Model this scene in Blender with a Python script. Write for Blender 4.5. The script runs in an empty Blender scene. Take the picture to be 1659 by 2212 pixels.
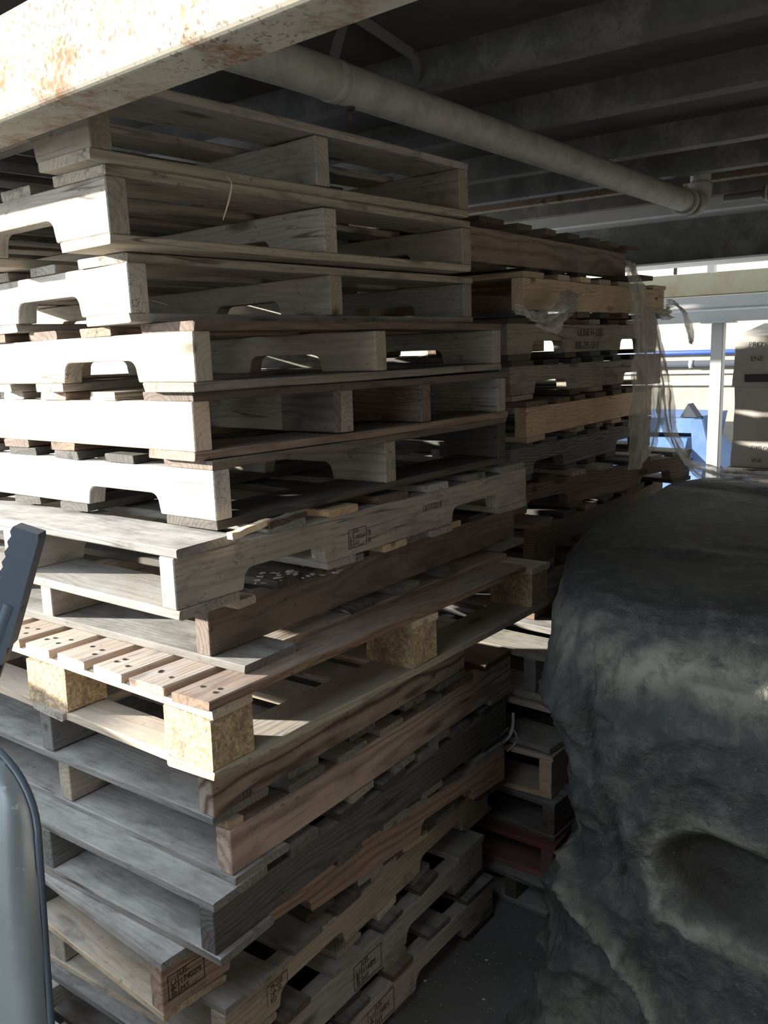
import bpy, bmesh, math, random
from mathutils import Vector, Matrix, Euler, noise

scene = bpy.context.scene
COL = scene.collection
R = math.radians
YAW = R(54.0)
UX = Vector((math.cos(YAW), math.sin(YAW), 0)); VX = Vector((-math.sin(YAW), math.cos(YAW), 0))
def UVW(u, v, z): return UX*u + VX*v + Vector((0, 0, z))

# ------------------------------------------------------------------ materials
def newmat(name):
    m = bpy.data.materials.new(name); m.use_nodes = True
    nt = m.node_tree; nt.nodes.clear()
    out = nt.nodes.new('ShaderNodeOutputMaterial'); b = nt.nodes.new('ShaderNodeBsdfPrincipled')
    nt.links.new(b.outputs[0], out.inputs[0])
    return m, nt, b, out
def N(nt, t, **kw):
    n = nt.nodes.new(t)
    for k, v in kw.items():
        if k in n.inputs: n.inputs[k].default_value = v
        else: setattr(n, k, v)
    return n
def L(nt, a, b): nt.links.new(a, b)
def math_(nt, op, a, b=None, c=None):
    n = nt.nodes.new('ShaderNodeMath'); n.operation = op
    for i, x in enumerate((a, b, c)):
        if x is None: continue
        if isinstance(x, (int, float)): n.inputs[i].default_value = x
        else: L(nt, x, n.inputs[i])
    return n.outputs[0]
def mix(nt, fac, a, b, blend='MIX'):
    n = nt.nodes.new('ShaderNodeMix'); n.data_type = 'RGBA'; n.blend_type = blend
    for s, x in ((n.inputs[0], fac), (n.inputs[6], a), (n.inputs[7], b)):
        if isinstance(x, (int, float)): s.default_value = x
        elif isinstance(x, tuple): s.default_value = (*x[:3], 1)
        else: L(nt, x, s)
    return n.outputs[2]
def ramp(nt, fac, lo, hi):
    n = nt.nodes.new('ShaderNodeMapRange'); n.inputs[1].default_value = lo; n.inputs[2].default_value = hi
    n.clamp = True; L(nt, fac, n.inputs[0]); return n.outputs[0]
def noise_(nt, vec, scale, detail=4, rough=.55, dist=0):
    n = nt.nodes.new('ShaderNodeTexNoise'); L(nt, vec, n.inputs['Vector'])
    n.inputs['Scale'].default_value = scale; n.inputs['Detail'].default_value = detail
    n.inputs['Roughness'].default_value = rough; n.inputs['Distortion'].default_value = dist
    return n.outputs[0]
def bump(nt, b, h, strength, dist=.002):
    n = nt.nodes.new('ShaderNodeBump'); n.inputs['Strength'].default_value = strength
    n.inputs['Distance'].default_value = dist; L(nt, h, n.inputs['Height']); L(nt, n.outputs[0], b.inputs['Normal'])

def wood(name, base, dark, ring=.5, stain=.35, staincol=(.05, .045, .04), dust=.5, dustcol=(.46, .45, .435), ringsize=.011, knots=True, rough=.85, fine=.5):
    m, nt, b, out = newmat(name)
    tc = N(nt, 'ShaderNodeTexCoord'); oi = N(nt, 'ShaderNodeObjectInfo')
    rv = N(nt, 'ShaderNodeCombineXYZ')
    L(nt, math_(nt, 'MULTIPLY', oi.outputs['Random'], 37.1), rv.inputs[0])
    L(nt, math_(nt, 'MULTIPLY', oi.outputs['Random'], 91.7), rv.inputs[1])
    L(nt, math_(nt, 'MULTIPLY', oi.outputs['Random'], 13.3), rv.inputs[2])
    add = N(nt, 'ShaderNodeVectorMath', operation='ADD'); L(nt, tc.outputs['Object'], add.inputs[0]); L(nt, rv.outputs[0], add.inputs[1])
    def stretch(x, y, z):
        mp = N(nt, 'ShaderNodeVectorMath', operation='MULTIPLY'); L(nt, add.outputs[0], mp.inputs[0]); mp.inputs[1].default_value = (x, y, z); return mp.outputs[0]
    sep = N(nt, 'ShaderNodeSeparateXYZ'); L(nt, tc.outputs['Object'], sep.inputs[0])
    warp = noise_(nt, stretch(1.0, 4, 4), 2.2, 3, .5)
    w2 = noise_(nt, stretch(2.5, 14, 14), 2.0, 2, .5)
    y = math_(nt, 'ADD', sep.outputs[1], math_(nt, 'MULTIPLY', math_(nt, 'SUBTRACT', oi.outputs['Random'], .5), .13))
    z = math_(nt, 'ADD', sep.outputs[2], .035)
    r = math_(nt, 'SQRT', math_(nt, 'ADD', math_(nt, 'MULTIPLY', y, y), math_(nt, 'MULTIPLY', z, z)))
    r = math_(nt, 'ADD', r, math_(nt, 'MULTIPLY', warp, .085)); r = math_(nt, 'ADD', r, math_(nt, 'MULTIPLY', w2, .01))
    s = math_(nt, 'SINE', math_(nt, 'MULTIPLY', r, 2*math.pi/ringsize))
    rings = math_(nt, 'POWER', math_(nt, 'MULTIPLY_ADD', s, .5, .5), 2.2)
    fg = noise_(nt, stretch(3, 160, 160), 1.0, 3, .7)
    fgm = ramp(nt, fg, .38, .68)
    c = mix(nt, math_(nt, 'MULTIPLY', rings, ring), base, dark)
    c = mix(nt, math_(nt, 'MULTIPLY', fgm, fine*.55), c, dark)
    # tone of each board
    tone = N(nt, 'ShaderNodeHueSaturation'); L(nt, c, tone.inputs['Color'])
    wn = N(nt, 'ShaderNodeTexWhiteNoise', noise_dimensions='1D'); L(nt, oi.outputs['Random'], wn.inputs['W'])
    L(nt, math_(nt, 'MULTIPLY_ADD', wn.outputs[0], .5, .75), tone.inputs['Value'])
    L(nt, math_(nt, 'MULTIPLY_ADD', oi.outputs['Random'], .4, .55), tone.inputs['Saturation'])
    c = tone.outputs[0]
    if knots:
        vo = N(nt, 'ShaderNodeTexVoronoi'); L(nt, stretch(3.2, 11, 11), vo.inputs['Vector']); vo.inputs['Scale'].default_value = 1
        k = ramp(nt, vo.outputs['Distance'], .17, .08)
        c = mix(nt, math_(nt, 'MULTIPLY', k, .75), c, tuple(x*.35 for x in dark))
    st = noise_(nt, stretch(2.2, 7, 7), 2.3, 6, .65)
    stm = ramp(nt, st, .5, .72)
    c = mix(nt, math_(nt, 'MULTIPLY', stm, stain), c, staincol)
    # drying cracks along the grain
    ck = noise_(nt, stretch(1.3, 38, 38), 1.0, 2, .4)
    ckm = math_(nt, 'MULTIPLY', ramp(nt, math_(nt, 'ABSOLUTE', math_(nt, 'SUBTRACT', ck, .5)), .012, .004), ramp(nt, noise_(nt, stretch(1.6, 5, 5), 1.7, 2), .48, .6))
    c = mix(nt, math_(nt, 'MULTIPLY', ckm, .75), c, tuple(x*.25 for x in dark))
    # grey-black weather blotches
    wb_ = noise_(nt, stretch(6, 10, 10), 1.5, 8, .75)
    c = mix(nt, math_(nt, 'MULTIPLY', ramp(nt, wb_, .56, .66), min(.8, stain*1.1)), c, tuple(x*.8+.01 for x in staincol))
    # scuffs and nail rust specks
    sp = noise_(nt, stretch(30, 60, 60), 1.6, 2, .5)
    c = mix(nt, math_(nt, 'MULTIPLY', ramp(nt, sp, .68, .74), .5), c, tuple(x*.3 for x in dark))
    # settled dust lies on whatever faces up
    ge = N(nt, 'ShaderNodeNewGeometry'); sn = N(nt, 'ShaderNodeSeparateXYZ'); L(nt, ge.outputs['Normal'], sn.inputs[0])
    up = ramp(nt, sn.outputs[2], .6, .95)
    dn = ramp(nt, noise_(nt, stretch(4, 9, 9), 2.5, 6, .7), .3, .62)
    c = mix(nt, math_(nt, 'MULTIPLY', math_(nt, 'MULTIPLY', up, dn), dust), c, dustcol)
    L(nt, c, b.inputs['Base Color']); b.inputs['Roughness'].default_value = rough
    b.inputs['Specular IOR Level'].default_value = .25
    hh = math_(nt, 'ADD', math_(nt, 'MULTIPLY', fg, .7), math_(nt, 'MULTIPLY', rings, .3))
    bump(nt, b, hh, .45, .0015)
    return m

M = {}
M['tan'] = wood('tan_wood', (.40, .34, .255), (.22, .18, .13), .35, .35)
M['tan_dirty'] = wood('dirty_tan_wood', (.33, .29, .22), (.15, .125, .09), .4, .6)
M['pale'] = wood('pale_pine', (.56, .43, .28), (.36, .25, .14), .35, .18)
M['pine'] = wood('pine', (.50, .34, .19), (.30, .18, .09), .45, .25)
M['olive'] = wood('yellow_tan_wood', (.50, .39, .265), (.29, .21, .13), .4, .5, ringsize=.016)
M['greytan'] = wood('grey_tan_wood', (.34, .295, .245), (.17, .145, .12), .35, .45)
M['grey'] = wood('weathered_grey_wood', (.24, .225, .20), (.12, .11, .10), .4, .4, dust=.7)
M['greyridge'] = wood('ridged_grey_wood', (.22, .215, .20), (.085, .08, .075), .95, .3, ringsize=.008)
M['dark'] = wood('dark_grimy_wood', (.085, .073, .06), (.035, .03, .026), .5, .5, dust=.12)
M['darkgrey'] = wood('dark_grey_wood', (.13, .12, .11), (.05, .046, .042), .6, .4, dust=.5)
M['brown'] = wood('brown_wood', (.25, .155, .095), (.11, .065, .04), .5, .45, dust=.35)
M['brown_dark'] = wood('dark_brown_wood', (.15, .10, .068), (.06, .04, .028), .55, .5, dust=.35)
M['redbrown'] = wood('reddish_brown_wood', (.42, .27, .175), (.2, .11, .07), .7, .35, dust=.3, ringsize=.02)
M['swirl'] = wood('swirled_grain_wood', (.40, .31, .235), (.11, .065, .05), .95, .3, ringsize=.02)
M['pinkpine'] = wood('pinkish_pine', (.52, .34, .235), (.25, .135, .085), .75, .3, dust=.4, ringsize=.022)
M['slat'] = wood('fresh_slat_wood', (.47, .33, .22), (.29, .18, .11), .35, .15, dust=.45)
M['white'] = wood('whitened_wood', (.62, .58, .53), (.28, .23, .2), .25, .55, staincol=(.16, .12, .1))
M['red'] = wood('red_painted_wood', (.19, .05, .048), (.11, .03, .03), .1, .3, dust=.1, knots=False)
M['broken'] = wood('broken_wood', (.75, .58, .36), (.55, .38, .2), .3, .05, dust=.1, knots=False)

def chip():
    m, nt, b, out = newmat('chipboard')
    tc = N(nt, 'ShaderNodeTexCoord')
    vo = N(nt, 'ShaderNodeTexVoronoi'); L(nt, tc.outputs['Object'], vo.inputs['Vector']); vo.inputs['Scale'].default_value = 150
    n = noise_(nt, tc.outputs['Object'], 90, 4, .7); n2 = noise_(nt, tc.outputs['Object'], 14, 4, .6)
    c = mix(nt, ramp(nt, n, .35, .65), (.50, .37, .22), (.27, .185, .11))
    c = mix(nt, math_(nt, 'MULTIPLY', ramp(nt, vo.outputs['Distance'], .55, .75), .6), c, (.68, .55, .36))
    c = mix(nt, math_(nt, 'MULTIPLY', ramp(nt, n2, .52, .66), .55), c, (.12, .10, .085))
    c = mix(nt, math_(nt, 'MULTIPLY', ramp(nt, n, .66, .70), .8), c, (.1, .07, .05))
    L(nt, c, b.inputs['Base Color']); b.inputs['Roughness'].default_value = .95
    bump(nt, b, n, .8, .004); return m
M['chip'] = chip()

def painted(name, col, rust=0., rustcol=(.35, .16, .06), rough=.5, metal=0., scale=6, dirt=0., dirtcol=(.05, .05, .045), speck=0.):
    m, nt, b, out = newmat(name)
    tc = N(nt, 'ShaderNodeTexCoord'); c = None
    v = tc.outputs['Object']
    n = noise_(nt, v, scale, 8, .65); n2 = noise_(nt, v, scale*16, 4, .7)
    c = mix(nt, ramp(nt, n2, .3, .7), tuple(x*.92 for x in col), col)
    if rust:
        r1 = ramp(nt, n, .49, .60)
        r2 = ramp(nt, n2, .30, .50)
        c = mix(nt, math_(nt, 'MULTIPLY', math_(nt, 'MULTIPLY', r1, r2), rust), c, rustcol)
    if speck:
        vs = noise_(nt, v, scale*22, 3, .5)
        zone = ramp(nt, noise_(nt, v, scale*.8, 4, .6), .36, .56)
        c = mix(nt, math_(nt, 'MULTIPLY', math_(nt, 'MULTIPLY', ramp(nt, vs, .58, .63), zone), speck), c, tuple(x*.5 for x in rustcol))
    if dirt:
        n3 = noise_(nt, v, scale*1.7, 6, .7)
        c = mix(nt, math_(nt, 'MULTIPLY', ramp(nt, n3, .45, .7), dirt), c, dirtcol)
    L(nt, c, b.inputs['Base Color']); b.inputs['Roughness'].default_value = rough; b.inputs['Metallic'].default_value = metal
    bump(nt, b, n2, .15, .001)
    return m
M['rusty'] = painted('rusty_cream_paint', (.38, .352, .285), .9, (.19, .098, .05), .95, 0, 7, .2, (.28, .26, .22), .7)
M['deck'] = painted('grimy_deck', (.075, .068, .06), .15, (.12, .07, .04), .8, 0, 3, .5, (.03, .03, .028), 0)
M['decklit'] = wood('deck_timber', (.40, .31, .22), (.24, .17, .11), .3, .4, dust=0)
M['joist'] = painted('grimy_steel', (.10, .095, .086), .5, (.24, .225, .19), .7, .1, 7, .6, (.045, .042, .037), .5)
M['galv'] = painted('galvanised_steel', (.33, .34, .345), .1, (.24, .24, .23), .5, .1, 10, .2, (.3, .3, .28))
M['whitesteel'] = painted('white_painted_steel', (.72, .73, .71), .1, (.5, .45, .35), .5, 0, 8, .2, (.4, .4, .38))
M['cream'] = painted('cream_paint', (.31, .29, .20), .6, (.26, .17, .08), .55, 0, 4, .2, (.2, .19, .15))
M['pipe'] = painted('grey_pipe_paint', (.38, .37, .325), .25, (.2, .18, .14), .6, 0, 12, .5, (.12, .115, .1))
M['strap'] = painted('strap_steel', (.20, .205, .20), .3, (.1, .1, .09), .55, .5, 12)
M['darkpipe'] = painted('dark_pipe', (.09, .075, .06), .2, (.15, .1, .07), .6, .2, 12)
M['bolt'] = painted('rusty_bolt', (.06, .05, .04), .4, (.12, .07, .04), .6, .5, 20)
M['blue'] = painted('blue_paint', (.055, .12, .27), 0, rough=.55, dirt=.35, dirtcol=(.14, .20, .30))
M['bluepipe'] = painted('blue_pipe', (.02, .05, .22), 0, rough=.4)
M['blackpipe'] = painted('black_pipe', (.035, .04, .05), 0, rough=.9)
M['whitepipe'] = painted('white_pipe', (.36, .36, .345), 0, rough=.4)
M['black'] = painted('black_ink', (.025, .022, .02), 0, rough=.9)
M['ink'] = painted('faded_ink', (.05, .045, .04), 0, rough=.9)
M['carton'] = painted('carton_board', (.43, .40, .35), 0, rough=.8, dirt=.15, dirtcol=(.3, .28, .25))
M['grip'] = painted('grey_rubber', (.055, .075, .10), 0, rough=.45)
M['hole'] = painted('dark_hole', (.01, .01, .01), 0, rough=1)
M['paintchip'] = painted('paint_flake', (.55, .56, .56), 0, rough=.6)

M['rusty'].node_tree.nodes['Principled BSDF'].inputs['Specular IOR Level'].default_value = .1

def steelplate():
    m, nt, b, out = newmat('scuffed_steel_sheet')
    tc = N(nt, 'ShaderNodeTexCoord'); v = tc.outputs['Object']
    n = noise_(nt, v, 7, 6, .6); n2 = noise_(nt, v, 60, 4, .6)
    c = mix(nt, ramp(nt, n, .35, .7), (.30, .33, .34), (.20, .23, .245))
    c = mix(nt, ramp(nt, n2, .66, .72), c, (.5, .52, .52))
    L(nt, c, b.inputs['Base Color']); b.inputs['Metallic'].default_value = .6
    L(nt, math_(nt, 'MULTIPLY_ADD', n, .25, .22), b.inputs['Roughness'])
    return m
M['plate'] = steelplate()

def concrete(name, a, bcol, scale=2.5, specks=True, patch=None):
    m, nt, b, out = newmat(name)
    tc = N(nt, 'ShaderNodeTexCoord'); v = tc.outputs['Object']
    n = noise_(nt, v, scale, 8, .6); n2 = noise_(nt, v, scale*30, 4, .6); n3 = noise_(nt, v, scale*9, 5, .6)
    c = mix(nt, ramp(nt, n, .35, .65), a, bcol)
    c = mix(nt, math_(nt, 'MULTIPLY', ramp(nt, n3, .5, .75), .4), c, tuple(x*.55 for x in a))
    if specks:
        c = mix(nt, math_(nt, 'MULTIPLY', ramp(nt, n2, .67, .72), .55), c, tuple(min(1, x*3.2) for x in bcol))
    if patch: c = mix(nt, ramp(nt, noise_(nt, v, scale*.7, 4, .6), .5, .6), c, patch)
    L(nt, c, b.inputs['Base Color']); b.inputs['Roughness'].default_value = .9
    bump(nt, b, n2, .3, .002)
    return m
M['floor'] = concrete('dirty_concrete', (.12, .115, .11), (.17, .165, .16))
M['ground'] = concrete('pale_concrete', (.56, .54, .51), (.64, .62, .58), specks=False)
M['wallup'] = concrete('cream_wall', (.30, .275, .215), (.34, .315, .25), 1.2, False)
M['wallow'] = concrete('stained_concrete_wall', (.24, .225, .185), (.29, .275, .225), 2.0, False, (.17, .165, .15))
M['walldark'] = concrete('dark_wall', (.14, .13, .12), (.18, .17, .16), 1.2, False)

def tarp_mat():
    m, nt, b, out = newmat('dusty_black_tarpaulin')
    tc = N(nt, 'ShaderNodeTexCoord'); v = tc.outputs['Object']
    n = noise_(nt, v, 3.2, 8, .65, .4); n2 = noise_(nt, v, 22, 6, .7, .3); n3 = noise_(nt, v, 90, 3, .6)
    at = N(nt, 'ShaderNodeAttribute', attribute_name='dust', attribute_type='GEOMETRY')
    ho = N(nt, 'ShaderNodeAttribute', attribute_name='scuff', attribute_type='GEOMETRY')
    base = mix(nt, ramp(nt, n, .35, .7), (.026, .031, .032), (.066, .072, .069))
    base = mix(nt, math_(nt, 'MULTIPLY', ramp(nt, n2, .5, .72), .45), base, (.17, .175, .165))
    dm = math_(nt, 'MULTIPLY', at.outputs['Fac'], ramp(nt, n2, .28, .55))
    c = mix(nt, dm, base, (.30, .30, .25))
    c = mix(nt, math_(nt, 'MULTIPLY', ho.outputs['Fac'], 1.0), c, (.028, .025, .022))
    c = mix(nt, math_(nt, 'MULTIPLY', ramp(nt, n3, .68, .74), .5), c, (.28, .29, .28))
    L(nt, c, b.inputs['Base Color']); b.inputs['Roughness'].default_value = .72
    b.inputs['Specular IOR Level'].default_value = .35
    bump(nt, b, math_(nt, 'ADD', math_(nt, 'MULTIPLY', n2, .8), math_(nt, 'MULTIPLY', n3, .25)), 1.0, .02)
    return m
M['tarp'] = tarp_mat()

def film_mat(name='stretch_film', clear=.55):
    m, nt, b, out = newmat(name)
    tc = N(nt, 'ShaderNodeTexCoord')
    mp = N(nt, 'ShaderNodeVectorMath', operation='MULTIPLY'); L(nt, tc.outputs['Object'], mp.inputs[0]); mp.inputs[1].default_value = (40, 40, 6)
    n = noise_(nt, mp.outputs[0], 1, 5, .6)
    b.inputs['Base Color'].default_value = (.68, .66, .62, 1); b.inputs['Roughness'].default_value = .22
    tr = N(nt, 'ShaderNodeBsdfTransparent'); tr.inputs[0].default_value = (.9, .89, .87, 1)
    tl = N(nt, 'ShaderNodeBsdfTranslucent'); tl.inputs[0].default_value = (.7, .68, .64, 1)
    ms0 = N(nt, 'ShaderNodeMixShader'); ms0.inputs[0].default_value = .5; L(nt, b.outputs[0], ms0.inputs[1]); L(nt, tl.outputs[0], ms0.inputs[2])
    ms = N(nt, 'ShaderNodeMixShader'); L(nt, math_(nt, 'MULTIPLY_ADD', ramp(nt, n, .35, .7), -.5, clear+.25), ms.inputs[0])
    L(nt, ms0.outputs[0], ms.inputs[1]); L(nt, tr.outputs[0], ms.inputs[2]); L(nt, ms.outputs[0], out.inputs[0])
    bump(nt, b, n, .9, .004)
    return m
M['film'] = film_mat(clear=.36)

# ------------------------------------------------------------------ object helpers
def link(name, me, mat=None, parent=None, mats=None):
    o = bpy.data.objects.new(name, me); COL.objects.link(o)
    for m in (mats or ([mat] if mat else [])): me.materials.append(m)
    if parent: o.parent = parent
    return o
def tag(o, label, cat, group=None, kind=None):
    o['label'] = label
    if cat: o['category'] = cat
    if group: o['group'] = group
    if kind: o['kind'] = kind
    return o
def empty(name, mat4):
    o = bpy.data.objects.new(name, None); COL.objects.link(o); o.matrix_basis = mat4; o.empty_display_size = .05; return o
def frame(x, y, z, yaw, tu=0, tv=0):
    yaw, tu, tv = R(yaw), R(tu), R(tv)
    U = Vector((math.cos(yaw)*math.cos(tu), math.sin(yaw)*math.cos(tu), math.sin(tu)))
    V = Vector((-math.sin(yaw)*math.cos(tv), math.cos(yaw)*math.cos(tv), math.sin(tv)))
    W = U.cross(V).normalized(); V = W.cross(U)
    m = Matrix((U, V, W)).transposed().to_4x4(); m.translation = (x, y, z); return m
UVM = frame(0, 0, 0, 54)

def board_mesh(Lx, Wy, Tz, rnd, warp=.003, ch=.0022, seg=9, ragged=.0012):
    """a sawn board: length along X, centred; slightly bowed, edges eased, ends not quite square"""
    me = bpy.data.meshes.new('board'); hw, ht = Wy/2, Tz/2
    c = min(ch, ht*.3)
    prof = [(-hw+c, -ht), (hw-c, -ht), (hw, -ht+c), (hw, ht-c), (hw-c, ht), (-hw+c, ht), (-hw, ht-c), (-hw, -ht+c)]
    wz = rnd.uniform(-warp, warp); wy = rnd.uniform(-warp, warp)*.6
    sk0, sk1 = rnd.uniform(-.004, .004), rnd.uniform(-.004, .004)
    vs, fs = [], []
    for i in range(seg+1):
        t = i/seg; x = (t-.5)*Lx
        bow = math.sin(math.pi*t)
        for (y, z) in prof:
            e = rnd.uniform(-ragged, ragged)
            xx = x + (sk0*(y/hw) if i == 0 else 0) + (sk1*(y/hw) if i == seg else 0)
            if i in (0, seg): xx += rnd.uniform(-ragged, ragged)
            vs.append((xx, y + wy*bow + e, z + wz*bow + e*.35))
    for i in range(seg):
        for k in range(8):
            a = i*8+k; b_ = i*8+(k+1) % 8
            fs.append((a, a+8, b_+8, b_))
    fs.append(tuple(range(8))); fs.append(tuple(seg*8 + k for k in reversed(range(8))))
    me.from_pydata(vs, [], fs); me.validate()
    bm = bmesh.new(); bm.from_mesh(me); bmesh.ops.recalc_face_normals(bm, faces=bm.faces); bm.to_mesh(me); bm.free()
    return me

def stringer_mesh(Lx, Ty, Hz, rnd, notches=(), depth=.038, rad=.022, tears=0.):
    """stringer with forklift notches cut from its lower edge; length along X, height along Z, centred"""
    pts = []
    h = Hz/2; x0 = -Lx/2
    low = [(x0, -h)]
    for (a, b) in notches:
        a += x0; b += x0; top = -h+depth
        low += [(a, -h), (a+.004, -h+depth-rad)]
        for k in range(1, 5):
            t = math.pi/2*k/4; low.append((a+.004+rad-rad*math.cos(t), top-rad+rad*math.sin(t)))
        for k in range(0, 4):
            t = math.pi/2*k/4; low.append((b-.004-rad+rad*math.sin(t), top-rad+rad*math.cos(t)))
        low += [(b-.004, -h+depth-rad), (b, -h)]
    low.append((-x0, -h))
    n = 14
    top = [(-x0 + (x0*2)*k/n + 0, h + rnd.uniform(-.001, .001)) for k in range(n+1)]
    loop = low + top
    bm = bmesh.new()
    A = [bm.verts.new((x, -Ty/2, z)) for x, z in loop]; B = [bm.verts.new((x, Ty/2, z)) for x, z in loop]
    fa = bm.faces.new(A); fb = bm.faces.new(list(reversed(B)))
    for i in range(len(loop)):
        j = (i+1) % len(loop); bm.faces.new((A[j], A[i], B[i], B[j]))
    bmesh.ops.recalc_face_normals(bm, faces=bm.faces)
    ed = [e for e in bm.edges if len(e.link_faces) == 2 and e.calc_face_angle(0) > R(35)]
    bmesh.ops.bevel(bm, geom=ed, offset=.0018, segments=1, affect='EDGES', clamp_overlap=True)
    bmesh.ops.triangulate(bm, faces=[f for f in bm.faces if len(f.verts) > 4])
    me = bpy.data.meshes.new('stringer'); bm.to_mesh(me); bm.free(); return me

def text_obj(s, size, mat, parent, loc, rot, name='stamp', sx=1.0, align='LEFT'):
    cu = bpy.data.curves.new(name, 'FONT'); cu.body = s; cu.size = size; cu.extrude = .00015; cu.align_x = align
    cu.space_line = .95
    tmp = bpy.data.objects.new('tmp', cu); me = bpy.data.meshes.new_from_object(tmp); bpy.data.objects.remove(tmp); bpy.data.curves.remove(cu)
    me.name = name; me.materials.clear()
    o = link(name, me, mat, parent); o.location = loc; o.rotation_euler = rot; o.scale = (sx, 1, 1)
    return o
def outline(rects, mat, parent, loc, rot, name='stamp_outline'):
    bm = bmesh.new()
    for (x0, y0, x1, y1) in rects:
        vs = [bm.verts.new(p) for p in ((x0, y0, 0), (x1, y0, 0), (x1, y1, 0), (x0, y1, 0), (x0, y0, -.0006), (x1, y0, -.0006), (x1, y1, -.0006), (x0, y1, -.0006))]
        for f in ((0, 1, 2, 3), (7, 6, 5, 4), (0, 4, 5, 1), (1, 5, 6, 2), (2, 6, 7, 3), (3, 7, 4, 0)): bm.faces.new([vs[i] for i in f])
    me = bpy.data.meshes.new(name); bm.to_mesh(me); bm.free()
    o = link(name, me, mat, parent); o.location = loc; o.rotation_euler = rot; return o
def ippc(parent, x, z, w, h, lines, mat, tr=None):
    """heat-treatment stamp: frame, upright letters in the left cell, code lines at the right"""
    y = -.0200; t = .0014; rot = (R(90), 0, 0)
    cell = w*.27
    outline([(0, 0, w, t), (0, h-t, w, h), (0, 0, t, h), (w-t, 0, w, h), (cell, 0, cell+t, h)], mat, parent, (x, y, z), rot)
    text_obj('IPPC', h*.34, mat, parent, (x+cell*.82, y, z+h*.07), (R(90), R(-90), 0), sx=1.0)
    n = len(lines)
    for i, s in enumerate(lines):
        text_obj(s, h/n*.98, mat, parent, (x+cell+.004, y, z+h-(i+1)*h/n+.004), rot, sx=.9)
    if tr: text_obj(tr, h*.42, mat, parent, (x+w+.003, y, z+h*.42), rot, sx=.6)

STD_TOP = [.14, .095, .09, .1, .09, .095, .14]
STD_BOT = [(0, .14), (.385, .09), (.565, .09), (.745, .09), (1.079, .14)]
def spread(ws, total):
    gap = (total-sum(ws))/(len(ws)-1); out = []; p = 0
    for w in ws: out.append((p, w)); p += w+gap
    return out

def pallet(pose, label, orient='B', S='tan', D='tan', B='tan', Ls=1.219, Wb=1.016, H=.121, lo=.016, hi=.016, notch=True, xs=None, top=None, bot=None,
           seed=0, group='wooden pallets of the front stack', over_top=None, over_bot=None, name='wooden_pallet', endmats=None):
    rnd = random.Random(1000+seed)
    root = empty(name, frame(*pose)); tag(root, label, 'pallet', group)
    T = H-lo-hi
    def m(spec, i):
        if isinstance(spec, (list, tuple)): return M[spec[i % len(spec)]]
        return M[spec]
    def place(o, s, b, z, along):
        # s: position along the stringer direction, b: across it
        if orient == 'B': o.location = (s, b, z); ang = 0 if along == 's' else 90
        else: o.location = (b, s, z); ang = 90 if along == 's' else 0
        o.rotation_euler = (0, 0, R(ang))
    nl = [(.152, .378), (Ls-.378, Ls-.152)] if notch else []
    sts = []
    for i, x in enumerate(xs if xs else (.019, Wb/2, Wb-.019)):
        o = link('stringer', stringer_mesh(Ls, .038, T, rnd, nl), m(S, i), root); place(o, Ls/2, x, lo+T/2, 's'); sts.append(o)
    for i, (p, w) in enumerate(top or spread(STD_TOP, Ls)):
        ov = rnd.uniform(-.004, .006)
        if over_top and i in over_top: ov = over_top[i]
        ln = Wb + rnd.uniform(-.004, .004) + ov
        o = link('deck_board', board_mesh(ln, w, hi, rnd), m(D, i), root); place(o, p+w/2, Wb/2 - ov/2, H-hi/2+.0006, 'b')
    for i, (p, w) in enumerate(bot or [(p*Ls/1.219, w) for p, w in STD_BOT]):
        ov = rnd.uniform(-.004, .004)
        if over_bot and i in over_bot: ov = over_bot[i]
        ln = Wb + rnd.uniform(-.003, .003) + ov
        o = link('bottom_board', board_mesh(ln, w, lo, rnd), m(B, i), root); place(o, p+w/2, Wb/2 - ov/2, lo/2-.0006, 'b')
    return root, sts

G1 = 'wooden pallets of the front stack'
# ---- front stack, from the top down -------------------------------------------------
p, s = pallet((-.4181, 1.3426, 1.8509, 51.05, 1.3, -.2), 'topmost pallet of the front stack, weathered tan, tucked under the rusty cream girder', 'A', 'tan', 'greytan', 'tan', seed=1)
p, s = pallet((-.4095, 1.3753, 1.7331, 51.01, 1.04, -.2), 'second pallet from the top of the front stack, a wood sliver in its opening', 'A', 'tan', 'tan_dirty', 'tan', seed=2, H=.1165)
p, s = pallet((-.4142, 1.4735, 1.6184, 49.96, .75, -.17), 'third pallet from the top of the front stack, cracked tan stringer end and dark gaps', 'A', 'tan', 'tan_dirty', 'greytan', seed=3, H=.113)
p, s = pallet((-.3047, 1.4348, 1.5017, 52.62, .60, -.15), 'fourth pallet from the top of the front stack, sunlight showing through its middle stringer notch', 'A', ['tan', 'tan', 'tan_dirty'], 'brown', 'greytan', seed=4, H=.1145)
p, s = pallet((-.3194, 1.4619, 1.3825, 50.23, .4, -.12), 'fifth pallet from the top of the front stack, dark red-brown deck edge and four stringers', 'A', ['pale', 'tan_dirty', 'brown', 'tan_dirty'], ['brown_dark', 'tan', 'pinkpine', 'tan'], 'brown', seed=5, H=.117, notch=False, xs=(.019, .391, .66, .985))
rb = link('repair_plate', board_mesh(.15, .016, .087, random.Random(5), .001), M['brown_dark'], p); rb.location = (.3635, .077, .0605); rb.rotation_euler = (0, 0, R(90))
p, s = pallet((-.2923, 1.4704, 1.2596, 52.32, .40, -.1), 'sixth pallet from the top of the front stack, dark grimy wood with whitened notched side', 'A', ['white', 'tan_dirty', 'dark'], ['brown', 'dark', 'dark', 'dark'], 'dark', seed=6)

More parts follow.
